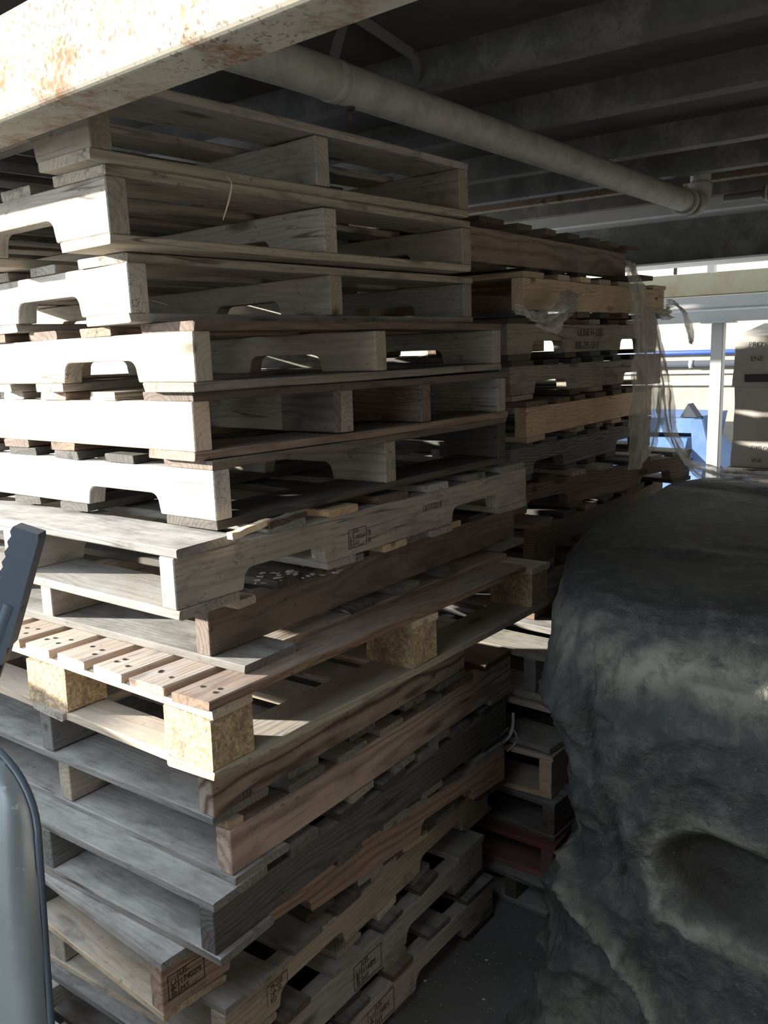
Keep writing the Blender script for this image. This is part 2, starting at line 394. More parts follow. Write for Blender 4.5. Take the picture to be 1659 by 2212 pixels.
p, s = pallet((-.3472, 1.3704, 1.1287, 52.56, .38, .05), 'grey-brown pallet stamped 12/17/2018, wide dusty lead board jutting out to the near side', 'B', ['greytan', 'tan', 'tan'], ['grey', 'grey', 'pine', 'brown_dark', 'greytan'], ['tan', 'greytan', 'pale', 'greytan'], seed=7)
ippc(s[0], .448-.6095, -.030, .060, .040, ['US', '100260', 'HT'], M['ink'], 'TR\nTR')
text_obj('12/17/2018', .021, M['ink'], s[0], (.715-.6095, -.0200, .004), (R(90), 0, 0), sx=.85)
p, s = pallet((-.3253, 1.5064, .9993, 54.33, 0, 0), 'brown pallet under the dated one, its near bottom board jutting out past the stringer', 'B', ['brown', 'tan', 'pine'], ['pale', 'dark', 'greytan', 'brown_dark', 'grey'], ['grey', 'darkgrey', 'grey', 'darkgrey'], seed=8, notch=False,
              top=[(.03, .05)]+spread([.1, .14, .1, .1, .1, .14], 1.219-.13)[0:0]+[(.17, .14), (.36, .1), (.5, .1), (.64, .1), (.80, .1), (.95, .1), (1.09, .125)],
              over_top={0: .045, 1: .02, 2: .01, 3: .0}, over_bot={0: .085, 1: .03, 2: .03, 3: .04, 4: .03}, H=.121)

# block pallet ---------------------------------------------------------------------------
rnd = random.Random(77)
bp = empty('block_pallet', frame(-.2979, 1.3399, .8517, 52.43, 0, 0))
tag(bp, 'block pallet of narrow fresh slats on coarse chipboard blocks, middle of the front stack', 'pallet', G1)
for iu, u in enumerate((.052, .628, 1.185)):
    o = link('stringer_board', board_mesh(1.0, .095, .018, rnd, .001), M['pale'], bp); o.location = (u, .5, .119); o.rotation_euler = (0, 0, R(90))
    for iv, v in enumerate((.066, .5, .93)):
        o = link('block', board_mesh(.095, .128, .092, rnd, 0, .003, 3, .0015), M['chip'], bp); o.location = (u, v, .064)
for v in (.06, .5, .94):
    o = link('bottom_board', board_mesh(1.236, .115, .018, rnd, .001), M['greytan'] if v > .1 else M['tan'], bp); o.location = (.618, v, .009)
for u in (.052,):
    o = link('bottom_board', board_mesh(.76, .09, .0175, rnd, .001), M['pale'], bp); o.location = (u, .5, .009); o.rotation_euler = (0, 0, R(90)); o.scale = (1, 1, 1)
for i in range(9):
    v = .044 + i*.1165
    w = .09
    mt = M['slat'] if i else M['brown']
    ln = 1.10 if i == 0 else 1.2
    o = link('deck_slat', board_mesh(ln, w, .018, rnd, .0015), mt, bp); o.location = (ln/2-.004, v-.002, .137)
    for du in (.04, .058):
        for dv in (-.018, .02):
            if rnd.random() < .75:
                bm = bmesh.new(); bmesh.ops.create_cone(bm, segments=10, radius1=.0045, radius2=.0045, depth=.0012, cap_ends=True)
                me = bpy.data.meshes.new('nail'); bm.to_mesh(me); bm.free()
                n = link('nail_head', me, M['bolt'], o); n.location = (-ln/2+du+rnd.uniform(-.01, .01), dv+rnd.uniform(-.006, .006), .0092)

p, s = pallet((-.3178, 1.4122, .731, 54.01, 0, 0), 'pallet with dark swirled grain stringer right below the block pallet', 'B', ['swirl', 'grey', 'brown'], ['grey', 'pale', 'greytan', 'pale'], ['grey', 'grey', 'darkgrey'], seed=10, Ls=.88, H=.119, notch=False,
              top=[(.15, .09), (.29, .09), (.43, .09), (.57, .09), (.72, .11)], bot=[(0, .14), (.2, .09), (.4, .09), (.6, .09), (.74, .14)])
text_obj('17A', .02, M['ink'], s[0], (-.44+.07, -.0200, -.04), (R(90), 0, 0), sx=.8)
text_obj('1700', .018, M['ink'], s[0], (.27, -.0200, -.02), (R(90), 0, 0), sx=.8)
p, s = pallet((-.2938, 1.4233, .609, 53.98, 0, 0), 'pallet with solid pinkish pine side of bold wavy grain, below the swirled-grain one', 'B', ['pinkpine', 'tan', 'brown'], ['pine', 'grey', 'grey', 'greytan', 'grey', 'brown', 'brown'], ['grey', 'tan', 'grey'], seed=11, Ls=1.09, H=.121, notch=False,
              top=[(.0, .035), (.16, .11), (.31, .1), (.46, .09), (.62, .1), (.78, .1), (.945, .14)], over_bot={0: .01})
p, s = pallet((-.3209, 1.3684, .487, 54.46, 0, 0), 'dark grey weathered pallet with rounded dusty near deck corner', 'B', ['darkgrey', 'grey', 'dark'], ['grey', 'grey', 'darkgrey', 'darkgrey'], ['grey', 'darkgrey', 'grey'], seed=12, Ls=1.12, H=.121, lo=.018, hi=.018, notch=False, over_bot={0: .01})
p, s = pallet((-.4246, 1.3765, .365, 48.89, 0, 0), 'pallet stamped US-17402, orange-tan side with a framed stamp at its near corner', 'B', ['redbrown', 'darkgrey', 'brown'], ['grey', 'greytan', 'darkgrey'], ['olive', 'dark', 'greytan'], seed=13, Ls=1.13, H=.121)
ippc(s[0], .012-.565, -.024, .082, .050, ['US-', '17402M', 'MT'], M['black'])
p, s = pallet((-.3224, 1.4094, .243, 55.81, 0, 0), 'pale yellow-tan pallet near the floor with a scribbled side and a framed stamp reading NP-32', 'B', ['olive', 'tan', 'brown'], ['greytan', 'grey', 'brown_dark', 'greytan'], ['olive', 'tan_dirty'], seed=14, Ls=1.07, H=.1195)
outline([(0, 0, .001, .04), (.062, .0, .0632, .045), (0, .044, .063, .0452)], M['ink'], s[0], (.115-.535, -.0200, -.02), (R(90), 0, 0))
text_obj('79-220\nNP-32\nKD', .0155, M['ink'], s[0], (.125-.535, -.0200, .010), (R(90), 0, 0), sx=.85)
text_obj('17P', .03, M['black'], s[0], (.33-.535, -.0200, -.040), (R(90), 0, 0), sx=.8)
p, s = pallet((-.467, 1.1968, .122, 54, 0, 0), 'grey-tan pallet second from the floor, stamped US-1168M HT on its side', 'B', ['greytan', 'tan_dirty', 'dark'], ['greytan', 'darkgrey', 'brown_dark'], ['dark', 'tan_dirty'], seed=15, H=.1195)
ippc(s[0], .632-.6095, -.035, .105, .060, ['US-', '1168M', 'HT'], M['black'])
p, s = pallet((-.4598, 1.1993, 0.0008, 52.87, 0, 0), 'lowest pallet of the front stack, dark brown-grey, resting on the concrete floor', 'B', ['greytan', 'tan_dirty', 'dark'], ['darkgrey', 'brown_dark', 'darkgrey'], ['dark', 'dark'], seed=16, H=.1205)
ippc(s[0], .650-.6095, -.035, .10, .060, ['US-', '1168M', 'HT'], M['ink'])

# ---- rear stack ---------------------------------------------------------------------
G2 = 'wooden pallets of the rear stack'
def q(pose, label, **kw):
    kw.setdefault('group', G2); return pallet(pose, label, 'B', **kw)
q((.2191, 2.29, 1.7768, 54.86, 1.2, 0), 'topmost pallet of the rear stack, reddish-brown side under dark overhanging deck boards', S=['redbrown', 'brown'], D='brown_dark', B=['dark'], seed=21, notch=False, over_top={i: .05 for i in range(7)}, over_bot={4: .10, 0: .0}, H=.121)
p, s = q((.401, 2.43, 1.6537, 54.38, .9, .0), 'clean pale pine pallet, second from the top of the rear stack', S=['pale', 'pine'], D='pale', B=['dark', 'brown_dark'], seed=22, notch=False, H=.121)
text_obj('TPT', .022, M['ink'], s[0], (-.57, -.0200, .028), (R(90), 0, 0), sx=1)
text_obj('1080', .014, M['ink'], s[0], (.5, -.0200, .008), (R(90), 0, 0), sx=1)
p, s = q((.3637, 2.4847, 1.5317, 52.95, .6, 0), 'grey-tan pallet with two lines of black lettering and a phone number on its side', S=['tan', 'brown'], D=['brown_dark', 'tan_dirty'], B=['dark'], seed=23, H=.1205)
text_obj('ULINE H-1205', .036, M['ink'], s[0], (.475-.6095, -.0200, .006), (R(90), 0, 0), sx=.95)
text_obj('800-295-5510', .036, M['ink'], s[0], (.455-.6095, -.0200, -.036), (R(90), 0, 0), sx=.95)
outline([(0, 0, .07, .001), (0, .04, .07, .041), (0, 0, .001, .04), (.069, 0, .07, .04)], M['ink'], s[0], (.49, -.0200, -.006), (R(90), 0, 0))
q((.3808, 2.5518, 1.4121, 51.78, .4, 0), 'stained grey pallet directly under the lettered one in the rear stack', S=['tan_dirty', 'grey'], D='dark', B=['tan', 'dark'], seed=24, H=.117)
q((.4308, 2.5563, 1.2873, 55.68, .1, 0), 'solid-sided golden pine pallet, fifth from the top of the rear stack', S=['pine', 'brown'], D='brown_dark', B=['pale', 'tan_dirty', 'brown'], seed=25, notch=False, H=.121)
q((.383, 2.5504, 1.1630, 53.62, .1, 0), 'grey pallet of deeply ridged weathered grain, sixth from the top of the rear stack', S=['greyridge', 'grey'], D='darkgrey', B=['dark', 'darkgrey'], seed=26, H=.121)
q((.340, 2.553, 1.04, 43.5, 0, 0), 'dark pallet turned askew so its long edge sticks out beside the tarpaulin', S=['brown_dark', 'dark'], D=['tan_dirty', 'dark', 'greytan'], B=['dark', 'brown_dark'], seed=27, H=.121)
q((.46, 2.58, .885, 54, 0, 0), 'dark brown pallet below the askew one, partly behind the front stack', S=['brown_dark', 'brown'], D=['brown', 'dark'], B=['brown', 'tan_dirty'], seed=28, H=.150, lo=.02, hi=.02)
q((.46, 2.58, .73, 54, 0, 0), 'red-brown pallet beside the shoulder of the tarpaulin', S=['redbrown', 'brown'], D=['brown_dark', 'dark'], B=['brown_dark'], seed=29, H=.150, lo=.02, hi=.02)
q((.454, 2.240, .59, 50, 0, 0), 'pale grey pallet in the gap beside the tarpaulin, sixth from the floor', S=['grey', 'grey'], D=['tan_dirty', 'grey'], B=['tan_dirty', 'grey'], seed=30, H=.138, lo=.02, hi=.02, xs=(.075, .5, .95), notch=False)
q((.445, 2.227, .45, 50, 0, 0), 'dark brown pallet in the gap beside the tarpaulin, fifth from the floor', S=['brown_dark', 'dark'], D=['greytan', 'brown_dark'], B=['greytan', 'dark'], seed=31, H=.136, notch=False, xs=(.35, .6, .95))
q((.4483, 2.2261, .315, 55.34, 0, 0), 'yellowish pine pallet in the gap beside the tarpaulin, fourth from the floor', S=['pine', 'pine', 'brown'], D=['pine', 'brown_dark'], B=['pine', 'olive'], seed=32, H=.128)
q((.4521, 2.2016, .2, 50, 0, 0), 'dark grey pallet resting on the red painted one', S=['brown_dark', 'dark'], D=['darkgrey', 'dark'], B=['brown_dark', 'dark'], seed=33, H=.112)
q((.4447, 2.1744, .094, 53.85, 0, 0), 'pallet with red painted end boards and post, second from the floor of the rear stack', S=['red', 'brown_dark'], D=['red']+['dark']*6, B=['red']+['dark']*4, seed=34, H=.1035)
q((.4243, 2.1453, .0008, 50, 0, 0), 'lowest pallet of the rear stack, grey boards on the concrete floor', S=['dark', 'dark'], D=['grey', 'darkgrey'], B=['grey', 'darkgrey'], seed=35, H=.091, xs=(.12, .55, .95))

# ------------------------------------------------------------------ setting
def box_bm(bm, lo, hi):
    xs, ys, zs = (lo[0], hi[0]), (lo[1], hi[1]), (lo[2], hi[2])
    v = [bm.verts.new((xs[i], ys[j], zs[k])) for i in (0, 1) for j in (0, 1) for k in (0, 1)]
    for f in ((0, 1, 3, 2), (4, 6, 7, 5), (0, 4, 5, 1), (2, 3, 7, 6), (0, 2, 6, 4), (1, 5, 7, 3)): bm.faces.new([v[i] for i in f])
def boxes(name, lst, mat, parent=None, bev=0, m4=UVM):
    """boxes in the building's own axes (u away from the opening, v to the left, z up)"""
    bm = bmesh.new()
    for lo, hi in lst: box_bm(bm, lo, hi)
    if bev: bmesh.ops.bevel(bm, geom=list(bm.edges), offset=bev, segments=2, affect='EDGES')
    bmesh.ops.recalc_face_normals(bm, faces=bm.faces)
    me = bpy.data.meshes.new(name); bm.to_mesh(me); bm.free()
    o = link(name, me, mat, parent)
    if m4 is not None and parent is None: o.matrix_basis = m4
    return o
def extrude_profile(name, prof, v0, v1, mat, parent=None, seg=1):
    """closed profile in (u, z), swept along v"""
    bm = bmesh.new(); rows = []
    for i in range(seg+1):
        v = v0+(v1-v0)*i/seg; rows.append([bm.verts.new((u, v, z)) for u, z in prof])
    n = len(prof)
    for a, b in zip(rows, rows[1:]):
        for k in range(n): bm.faces.new((a[k], a[(k+1) % n], b[(k+1) % n], b[k]))
    bm.faces.new(rows[0]); bm.faces.new(list(reversed(rows[-1])))
    bmesh.ops.recalc_face_normals(bm, faces=bm.faces)
    me = bpy.data.meshes.new(name); bm.to_mesh(me); bm.free()
    o = link(name, me, mat, parent)
    if parent is None: o.matrix_basis = UVM
    return o
def St(o, label, cat): return tag(o, label, cat, None, 'structure')
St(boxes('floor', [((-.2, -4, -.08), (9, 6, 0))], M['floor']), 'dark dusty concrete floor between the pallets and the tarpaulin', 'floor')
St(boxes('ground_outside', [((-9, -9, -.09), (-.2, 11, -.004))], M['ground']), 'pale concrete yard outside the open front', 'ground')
DZ = 2.185
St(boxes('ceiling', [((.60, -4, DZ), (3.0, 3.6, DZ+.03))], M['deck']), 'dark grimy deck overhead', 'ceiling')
St(boxes('ground_outside.001', [((4.35, -3, -.05), (6.59, 6, .002))], M['ground']), 'unseen pale ground strip added to bounce sunlight up to the far deck', 'ground')  # out of view, added so sunlight bounces up under the far deck
St(boxes('ceiling_closure', [((4.092, -4, 2.117), (4.098, 3.6, 2.226)), ((2.995, -4, DZ+.005), (3.0, 3.6, 2.27))], M['whitesteel']), 'white steel strip added above the far girder to narrow the sky gap', 'trim')  # added filler: shuts most of the sky gap, leaves a thin bright line
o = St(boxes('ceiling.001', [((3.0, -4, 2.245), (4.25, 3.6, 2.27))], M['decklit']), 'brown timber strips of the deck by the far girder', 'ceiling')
def cee(u, zb, zt, w, t=.004, lip=.018):
    """C-section joist opening away from the viewer"""
    return [(u, zb), (u+w, zb), (u+w, zb+lip), (u+w-t, zb+lip), (u+w-t, zb+t), (u+t, zb+t), (u+t, zt-t), (u+w-t, zt-t), (u+w-t, zt-lip), (u+w, zt-lip), (u+w, zt), (u, zt)]
jl = ['steel joist nearest the rusty girder', 'speckled steel joist crossing just beyond the pipe hanger', 'second steel joist beyond the pipe hanger', 'steel joist above the middle of the rear stack', 'lighter steel joist before the timber strips', 'brown steel joist between the timber strips', 'last thin joist before the far girder']
for i, u in enumerate((1.22, 1.66, 2.10, 2.60, 2.98, 3.36, 3.68)):
    St(extrude_profile('ceiling_joist', cee(u-.02, 2.112 if i < 5 else 2.15, DZ-.0005 if i < 5 else 2.2445, .05), -4, 3.6, M['joist'] if i != 5 else M['brown_dark']), jl[i], 'joist')
# far girder: I section, pale flanges and dark web
g = empty('far_girder', UVM); tag(g, 'deep steel girder with white flanges and dark web, carrying the far edge of the deck', 'girder', None, 'structure')
boxes('web', [((3.93, -4, 1.925), (3.938, 3.6, 2.108))], M['joist'], g)
boxes('flange', [((3.80, -4, 2.108), (4.07, 3.6, 2.116))], M['whitesteel'], g)
boxes('flange', [((3.83, -4, 1.916), (4.04, 3.6, 1.924))], M['whitesteel'], g)
# near rusty girder: folded channel with a soft lower corner
GM = frame(0, 0, 0, 50.3)
def near_girder():
    u0, u1, zb, zt, r, t = .615, .69, 1.872, 1.995, .012, .005
    outer = [(u1, zb)]
    for k in range(6):
        a = math.pi/2*k/5; outer.append((u0+r-r*math.sin(a), zb+r-r*math.cos(a)))
    outer += [(u0, zt-.004), (u0+.004, zt), (u1, zt), (u1, zt-t), (u0+t, zt-t)]
    inner = [(u0+t, zb+r), (u0+r, zb+t), (u1, zb+t)]
    bm = bmesh.new(); rows = []; prof = outer+inner; n = len(prof); seg = 90
    for i in range(seg+1):
        v = -2.5+5.5*i/seg
        rows.append([bm.verts.new((u, v, z)) for u, z in prof])
    for a, b in zip(rows, rows[1:]):
        for k in range(n): bm.faces.new((a[k], a[(k+1) % n], b[(k+1) % n], b[k]))
    bm.faces.new(rows[0]); bm.faces.new(list(reversed(rows[-1])))
    bmesh.ops.recalc_face_normals(bm, faces=bm.faces)
    me = bpy.data.meshes.new('girder'); bm.to_mesh(me); bm.free()
    o = link('near_girder', me, M['rusty']); o.matrix_basis = GM
    tag(o, 'cream painted steel channel with rust blotches, crossing above the front stack', 'girder', None, 'structure')
near_girder()
St(boxes('ceiling_edge_angle', [((.60, -4, 2.06), (.606, 3.6, DZ)), ((.60, -4, 2.06), (.66, 3.6, 2.066))], M['joist']), 'dark steel edge angle above the rusty girder', 'edge angle')
# walls
wb = St(boxes('wall_back', [((6.6, -3, 1.245), (6.7, 6, 3.2))], M['wallup']), 'sunlit cream upper wall behind the pipes', 'wall')
St(boxes('wall_back.001', [((6.59, -3, 0), (6.7, 6, 1.245))], M['wallow']), 'stained pale concrete lower wall at the back', 'wall')
St(boxes('wall_side_blocker', [((-1.7, -1.9, 0), (6.6, -1.8, 2.6))], M['walldark']), 'unseen dark wall set close on the right to cut sky light', 'wall')  # out of view, moved in to dim the right-hand pallet faces
St(boxes('wall_sky_blocker', [((-1.8, -1.9, 0), (-1.7, .15, 2.6))], M['walldark']), 'unseen dark wall added behind the viewer on the right to block sky light', 'wall')  # added light blocker behind the camera, never in view
St(boxes('ceiling_sky_blocker', [((-1.8, -1.9, 2.45), (.60, .25, 2.5))], M['deck']), 'unseen dark sheet added overhead on the right to block sky light', 'ceiling')  # added light blocker above the camera, keeps open sky off the right
St(boxes('wall_sun_blocker', [((-2.02, -4.2, 0), (-1.9, 3.4, 1.13))], M['ground'], m4=Matrix.Identity(4)), 'unseen low wall added on the left to keep sun off the lower pallets', 'wall')  # added sun blocker, its height sets the shade line on the front stack

# ------------------------------------------------------------------ tubes
def tube(name, pts, r, mat, parent=None, seg=20, caps=True, m4=None, radii=None):
    pts = [Vector(p) for p in pts]; bm = bmesh.new(); rows = []
    up = Vector((0, 0, 1))
    for i, p in enumerate(pts):
        d = (pts[min(i+1, len(pts)-1)]-pts[max(i-1, 0)]).normalized()
        a = d.cross(up)
        if a.length < 1e-3: a = d.cross(Vector((0, 1, 0)))
        a.normalize(); b = d.cross(a).normalized()
        if i and a.dot(pa) < 0: a = -a; b = -b
        pa = a
        rr = radii[i] if radii else r
        rows.append([bm.verts.new(p+(a*math.cos(2*math.pi*k/seg)+b*math.sin(2*math.pi*k/seg))*rr) for k in range(seg)])
    for x, y in zip(rows, rows[1:]):
        for k in range(seg): bm.faces.new((x[k], x[(k+1) % seg], y[(k+1) % seg], y[k]))
    if caps: bm.faces.new(rows[0]); bm.faces.new(list(reversed(rows[-1])))
    bmesh.ops.recalc_face_normals(bm, faces=bm.faces)
    for f in bm.faces: f.smooth = len(f.verts) == 4
    me = bpy.data.meshes.new(name); bm.to_mesh(me); bm.free()
    o = link(name, me, mat, parent)
    if parent is None: o.matrix_basis = m4 if m4 is not None else UVM
    return o
dp = empty('drain_pipe', UVM); tag(dp, 'thick grey painted pipe slung diagonally under the joists, turning up at its far end', 'pipe')
PZ = 2.042
pts = [(.80, 1.075, PZ), (1.2, 1.035, PZ), (2.0, .99, PZ), (3.12, .925, PZ)]
tube('pipe_run', pts, .0355, M['pipe'], dp, 28)
arc = [(3.12, .925, PZ)]
for k in range(1, 9):
    a = math.pi/2*k/8; arc.append((3.12+.075*math.sin(a), .925, PZ+.075-.075*math.cos(a)))
tube('elbow', arc, .040, M['pipe'], dp, 28)
tube('riser', [(3.195, .925, PZ+.07), (3.195, .925, DZ-.001)], .034, M['pipe'], dp, 28)
tube('collar', [(3.09, .927, PZ), (3.125, .925, PZ)], .043, M['pipe'], dp, 28)
# hanger strap round the pipe
hs = empty('pipe_hanger', UVM); tag(hs, 'bent flat steel strap and clamp holding the grey pipe to the joist', 'bracket')
bm = bmesh.new()
def strip(bm, pts, w, t):
    for p, qn in zip(pts, pts[1:]):
        p, qn = Vector(p), Vector(qn); d = (qn-p).normalized(); side = d.cross(Vector((.2, 1, .1))).normalized()*w/2; nn = d.cross(side).normalized()*t/2
        vs = [bm.verts.new(x+s*side+m*nn) for x in (p, qn) for s in (-1, 1) for m in (-1, 1)]
        for f in ((0, 1, 3, 2), (4, 6, 7, 5), (0, 4, 5, 1), (2, 3, 7, 6), (0, 2, 6, 4), (1, 5, 7, 3)): bm.faces.new([vs[i] for i in f])
strip(bm, [(1.30, 1.03, 2.080), (1.352, 1.037, 2.176)], .022, .003)
strip(bm, [(1.352, 1.037, 2.176), (1.60, 1.057, 2.165)], .022, .003)
strip(bm, [(1.60, 1.057, 2.165), (1.665, 1.075, 2.115)], .022, .003)
bmesh.ops.recalc_face_normals(bm, faces=bm.faces)
me = bpy.data.meshes.new('strap'); bm.to_mesh(me); bm.free(); link('strap', me, M['strap'], hs)
tube('clamp_ring', [(1.285, 1.0315, PZ), (1.31, 1.030, PZ)], .0375, M['pipe'], hs, 28)
tube('bolt', [(1.345, 1.03, PZ-.034), (1.345, 1.03, PZ-.062)], .004, M['bolt'], hs, 10)
tube('bolt_head', [(1.345, 1.03, PZ-.034), (1.345, 1.03, PZ-.040)], .009, M['bolt'], hs, 6)
c2 = empty('pipe_hanger.001', UVM); tag(c2, 'dark hanger rod and clamp at the far elbow of the grey pipe', 'bracket')
boxes('rod', [((3.02, .935, PZ+.02), (3.032, .965, DZ-.001))], M['darkpipe'], c2)
tube('clamp_ring', [(3.04, .93, PZ), (3.06, .928, PZ)], .0435, M['pipe'], c2, 28)
# smaller dark service pipe going right from the elbow
sp = empty('service_pipe', UVM); tag(sp, 'thin dark pipe with ribbed coupling running right from the elbow of the grey pipe', 'pipe')
tube('pipe_run', [(3.30, .87, 2.075), (3.30, -2.8, 2.075)], .014, M['darkpipe'], sp, 16)
tube('coupling', [(3.30, .74, 2.075), (3.30, .64, 2.075)], .024, M['darkpipe'], sp, 16)
for k in range(3): tube('coupling_rib', [(3.30, .73-.03*k, 2.075), (3.30, .722-.03*k, 2.075)], .028, M['pipe'], sp, 16)
boxes('hanger', [((3.295, .60, 2.02), (3.305, .62, DZ-.001))], M['darkpipe'], sp)
tube('hose', [(3.27, .62, 2.02), (3.25, .45, 2.03), (3.2, .2, 2.06), (3.2, -.3, 2.07)], .012, M['pipe'], sp, 12)

# ------------------------------------------------------------------ far rack, pipes, cartons, hopper
rk = empty('storage_rack', UVM); tag(rk, 'rack frame of cream rusty beam above galvanised beam on pale square posts', 'rack')
boxes('cream_beam', [((4.9, -2.5, 1.838), (4.96, 3.3, 1.958))], M['cream'], rk, .004)
extrude_profile('galvanised_beam', [(4.9, 1.696), (4.9, 1.755), (4.906, 1.765), (4.9, 1.775), (4.9, 1.834), (4.96, 1.834), (4.96, 1.696)], -2.5, 3.3, M['galv'], rk)
for v in (1.30, 3.1, -2.3):
    boxes('post', [((4.9, v-.032, 0), (4.96, v+.032, 1.690))], M['galv'], rk, .004)
    boxes('cap_plate', [((4.86, v-.08, 1.689), (5.0, v+.08, 1.696))], M['galv'], rk)
boxes('hanger', [((4.55, 1.235, 1.93), (4.60, 1.268, 2.10))], M['whitesteel'], rk)
boxes('hanger', [((4.55, 1.42, 1.93), (4.56, 1.435, 2.06))], M['darkpipe'], rk)
boxes('roof_rail', [((4.5, -2.5, 2.10), (4.62, 3.3, 2.13))], M['galv'], rk)
for nm, z, r, mt, lb in (('wall_pipe', 1.531, .019, 'bluepipe', 'blue pipe along the sunlit back wall'), ('wall_pipe.001', 1.447, .026, 'blackpipe', 'dark grey pipe with a white collar on the back wall'),
                         ('wall_pipe.002', 1.385, .012, 'whitepipe', 'slim white pipe below the dark one on the back wall'), ('wall_pipe.003', 1.302, .016, 'whitepipe', 'lowest white pipe on the back wall')):
    e = tube(nm, [(6.6-r-.012, -2.9, z), (6.6-r-.012, 5.5, z)], r, M[mt], None, 14); tag(e, lb, 'pipe', 'pipes on the back wall')
    if nm == 'wall_pipe.001':
        tube('collar', [(6.6-r-.012, 1.90, z), (6.6-r-.012, 1.93, z)], r+.004, M['whitepipe'], e, 14)
    for v in (.5, 2.6):
        boxes('pipe_clip', [((6.585, v, z-.006), (6.6, v+.02, z+.006))], M['whitesteel'], e)

def carton(v0, v1, z0, z1, u0, label, lines, flaps=False):
    bm = bmesh.new(); box_bm(bm, (u0, v0, z0), (u0+.40, v1, z1))
    bmesh.ops.subdivide_edges(bm, edges=list(bm.edges), cuts=5, use_grid_fill=True)
    rr = random.Random(int(z0*1000))
    for v in bm.verts:
        p = v.co; n = noise.noise(Vector((p.x*7, p.y*7, p.z*7+z0)))
        v.co += Vector((n*.008, noise.noise(p*9)*.008, 0))
    bmesh.ops.recalc_face_normals(bm, faces=bm.faces)
    me = bpy.data.meshes.new('carton'); bm.to_mesh(me); bm.free()
    e = empty('carton', UVM); tag(e, label, 'box', 'wrapped cartons stacked on the table')
    b = link('carton_body', me, M['carton'], e)
    # lettering on the face toward the opening: reads along -v
    rot = (R(90), 0, R(-90))
    for (s, size, vv, zz) in lines:
        text_obj(s, size, M['ink'], e, (u0-.0095, vv, zz), rot, name='lettering')
    if flaps:
        bm = bmesh.new()
        a = [(u0, v1, z1), (u0, v0, z1), (u0+.40, v0, z1), (u0+.40, v1, z1)]
        t = [(u0+.13, v1-.09, z1+.055), (u0+.13, v0, z1+.06), (u0+.25, v0, z1+.06), (u0+.25, v1-.09, z1+.055)]
        A = [bm.verts.new(x) for x in a]; T_ = [bm.verts.new(x) for x in t]
        for k in range(4): bm.faces.new((A[k], A[(k+1) % 4], T_[(k+1) % 4], T_[k]))
        bm.faces.new(T_); bm.faces.new(list(reversed(A)))
        bmesh.ops.recalc_face_normals(bm, faces=bm.faces)
        me = bpy.data.meshes.new('top_flap'); bm.to_mesh(me); bm.free(); link('top_flap', me, M['carton'], e)
        outline([(0, 0, .12, .034)], M['ink'], e, (u0-.0095, .935, 1.405), rot, 'dark_label')
    if not flaps:
        pass
    return e
carton(.38, .985, 1.383, 1.602, 4.0, 'topmost wrapped carton with raised lid and dark printed label', [('PRO', .030, .925, 1.555), ('ENE', .030, .915, 1.495)], True)
carton(.38, .975, 1.151, 1.382, 4.0, 'plain middle carton of the wrapped stack by the pale post', [])
carton(.38, .978, 1.031, 1.150, 4.0, 'lowest carton of the wrapped stack, printed in two lines', [('PRO', .024, .895, 1.112), ('ENE', .024, .89, 1.056)])
tb = empty('work_table', UVM); tag(tb, 'dark table edge carrying the wrapped cartons', 'table')
boxes('table_top', [((3.93, .2, .995), (4.55, .99, 1.03))], M['dark'], tb)
for (u, v) in ((3.97, .25), (3.97, .94), (4.5, .25), (4.5, .94)): boxes('leg', [((u, v-.02, 0), (u+.04, v+.02, .995))], M['darkpipe'], tb)

hp = empty('blue_hopper', UVM); tag(hp, 'sunlit blue painted steel hopper with sloping ribbed side, against the back wall', 'hopper')
def prism(name, prof, u0, u1, mat, parent):
    bm = bmesh.new(); a = [bm.verts.new((u0, v, z)) for v, z in prof]; b = [bm.verts.new((u1, v, z)) for v, z in prof]; n = len(prof)
    bm.faces.new(a); bm.faces.new(list(reversed(b)))
    for k in range(n): bm.faces.new((a[k], a[(k+1) % n], b[(k+1) % n], b[k]))
    bmesh.ops.recalc_face_normals(bm, faces=bm.faces)
    me = bpy.data.meshes.new(name); bm.to_mesh(me); bm.free(); return link(name, me, mat, parent)
prism('tub', [(3.0, .25), (3.0, 1.125), (1.59, 1.125), (1.62, .95), (1.44, .78), (1.40, .5), (1.5, .25)], 5.75, 6.35, M['blue'], hp)
prism('gusset', [(1.70, 1.125), (1.655, 1.21), (1.595, 1.125)], 5.62, 5.74, M['blackpipe'], hp)
extrude_profile('rib', [(5.55, 1.03), (5.58, 1.12), (5.74, 1.12), (5.74, 1.03)], 1.60, 3.0, M['blue'], hp)
extrude_profile('rib', [(5.42, .86), (5.52, 1.0), (5.74, 1.0), (5.74, .86)], 1.62, 3.0, M['blue'], hp)
extrude_profile('rib', [(5.40, .55), (5.44, .80), (5.74, .80), (5.74, .55)], 1.50, 3.0, M['blue'], hp)
prism('side_plate', [(1.60, 1.12), (1.53, 1.12), (1.38, .55), (1.38, .25), (1.56, .25), (1.56, .7)], 5.50, 5.54, M['blue'], hp)
for (u, v) in ((5.55, 1.6), (5.55, 2.9), (6.25, 1.6), (6.25, 2.9)): boxes('leg', [((u, v-.04, 0), (u+.08, v+.04, .56))], M['blue'], hp)

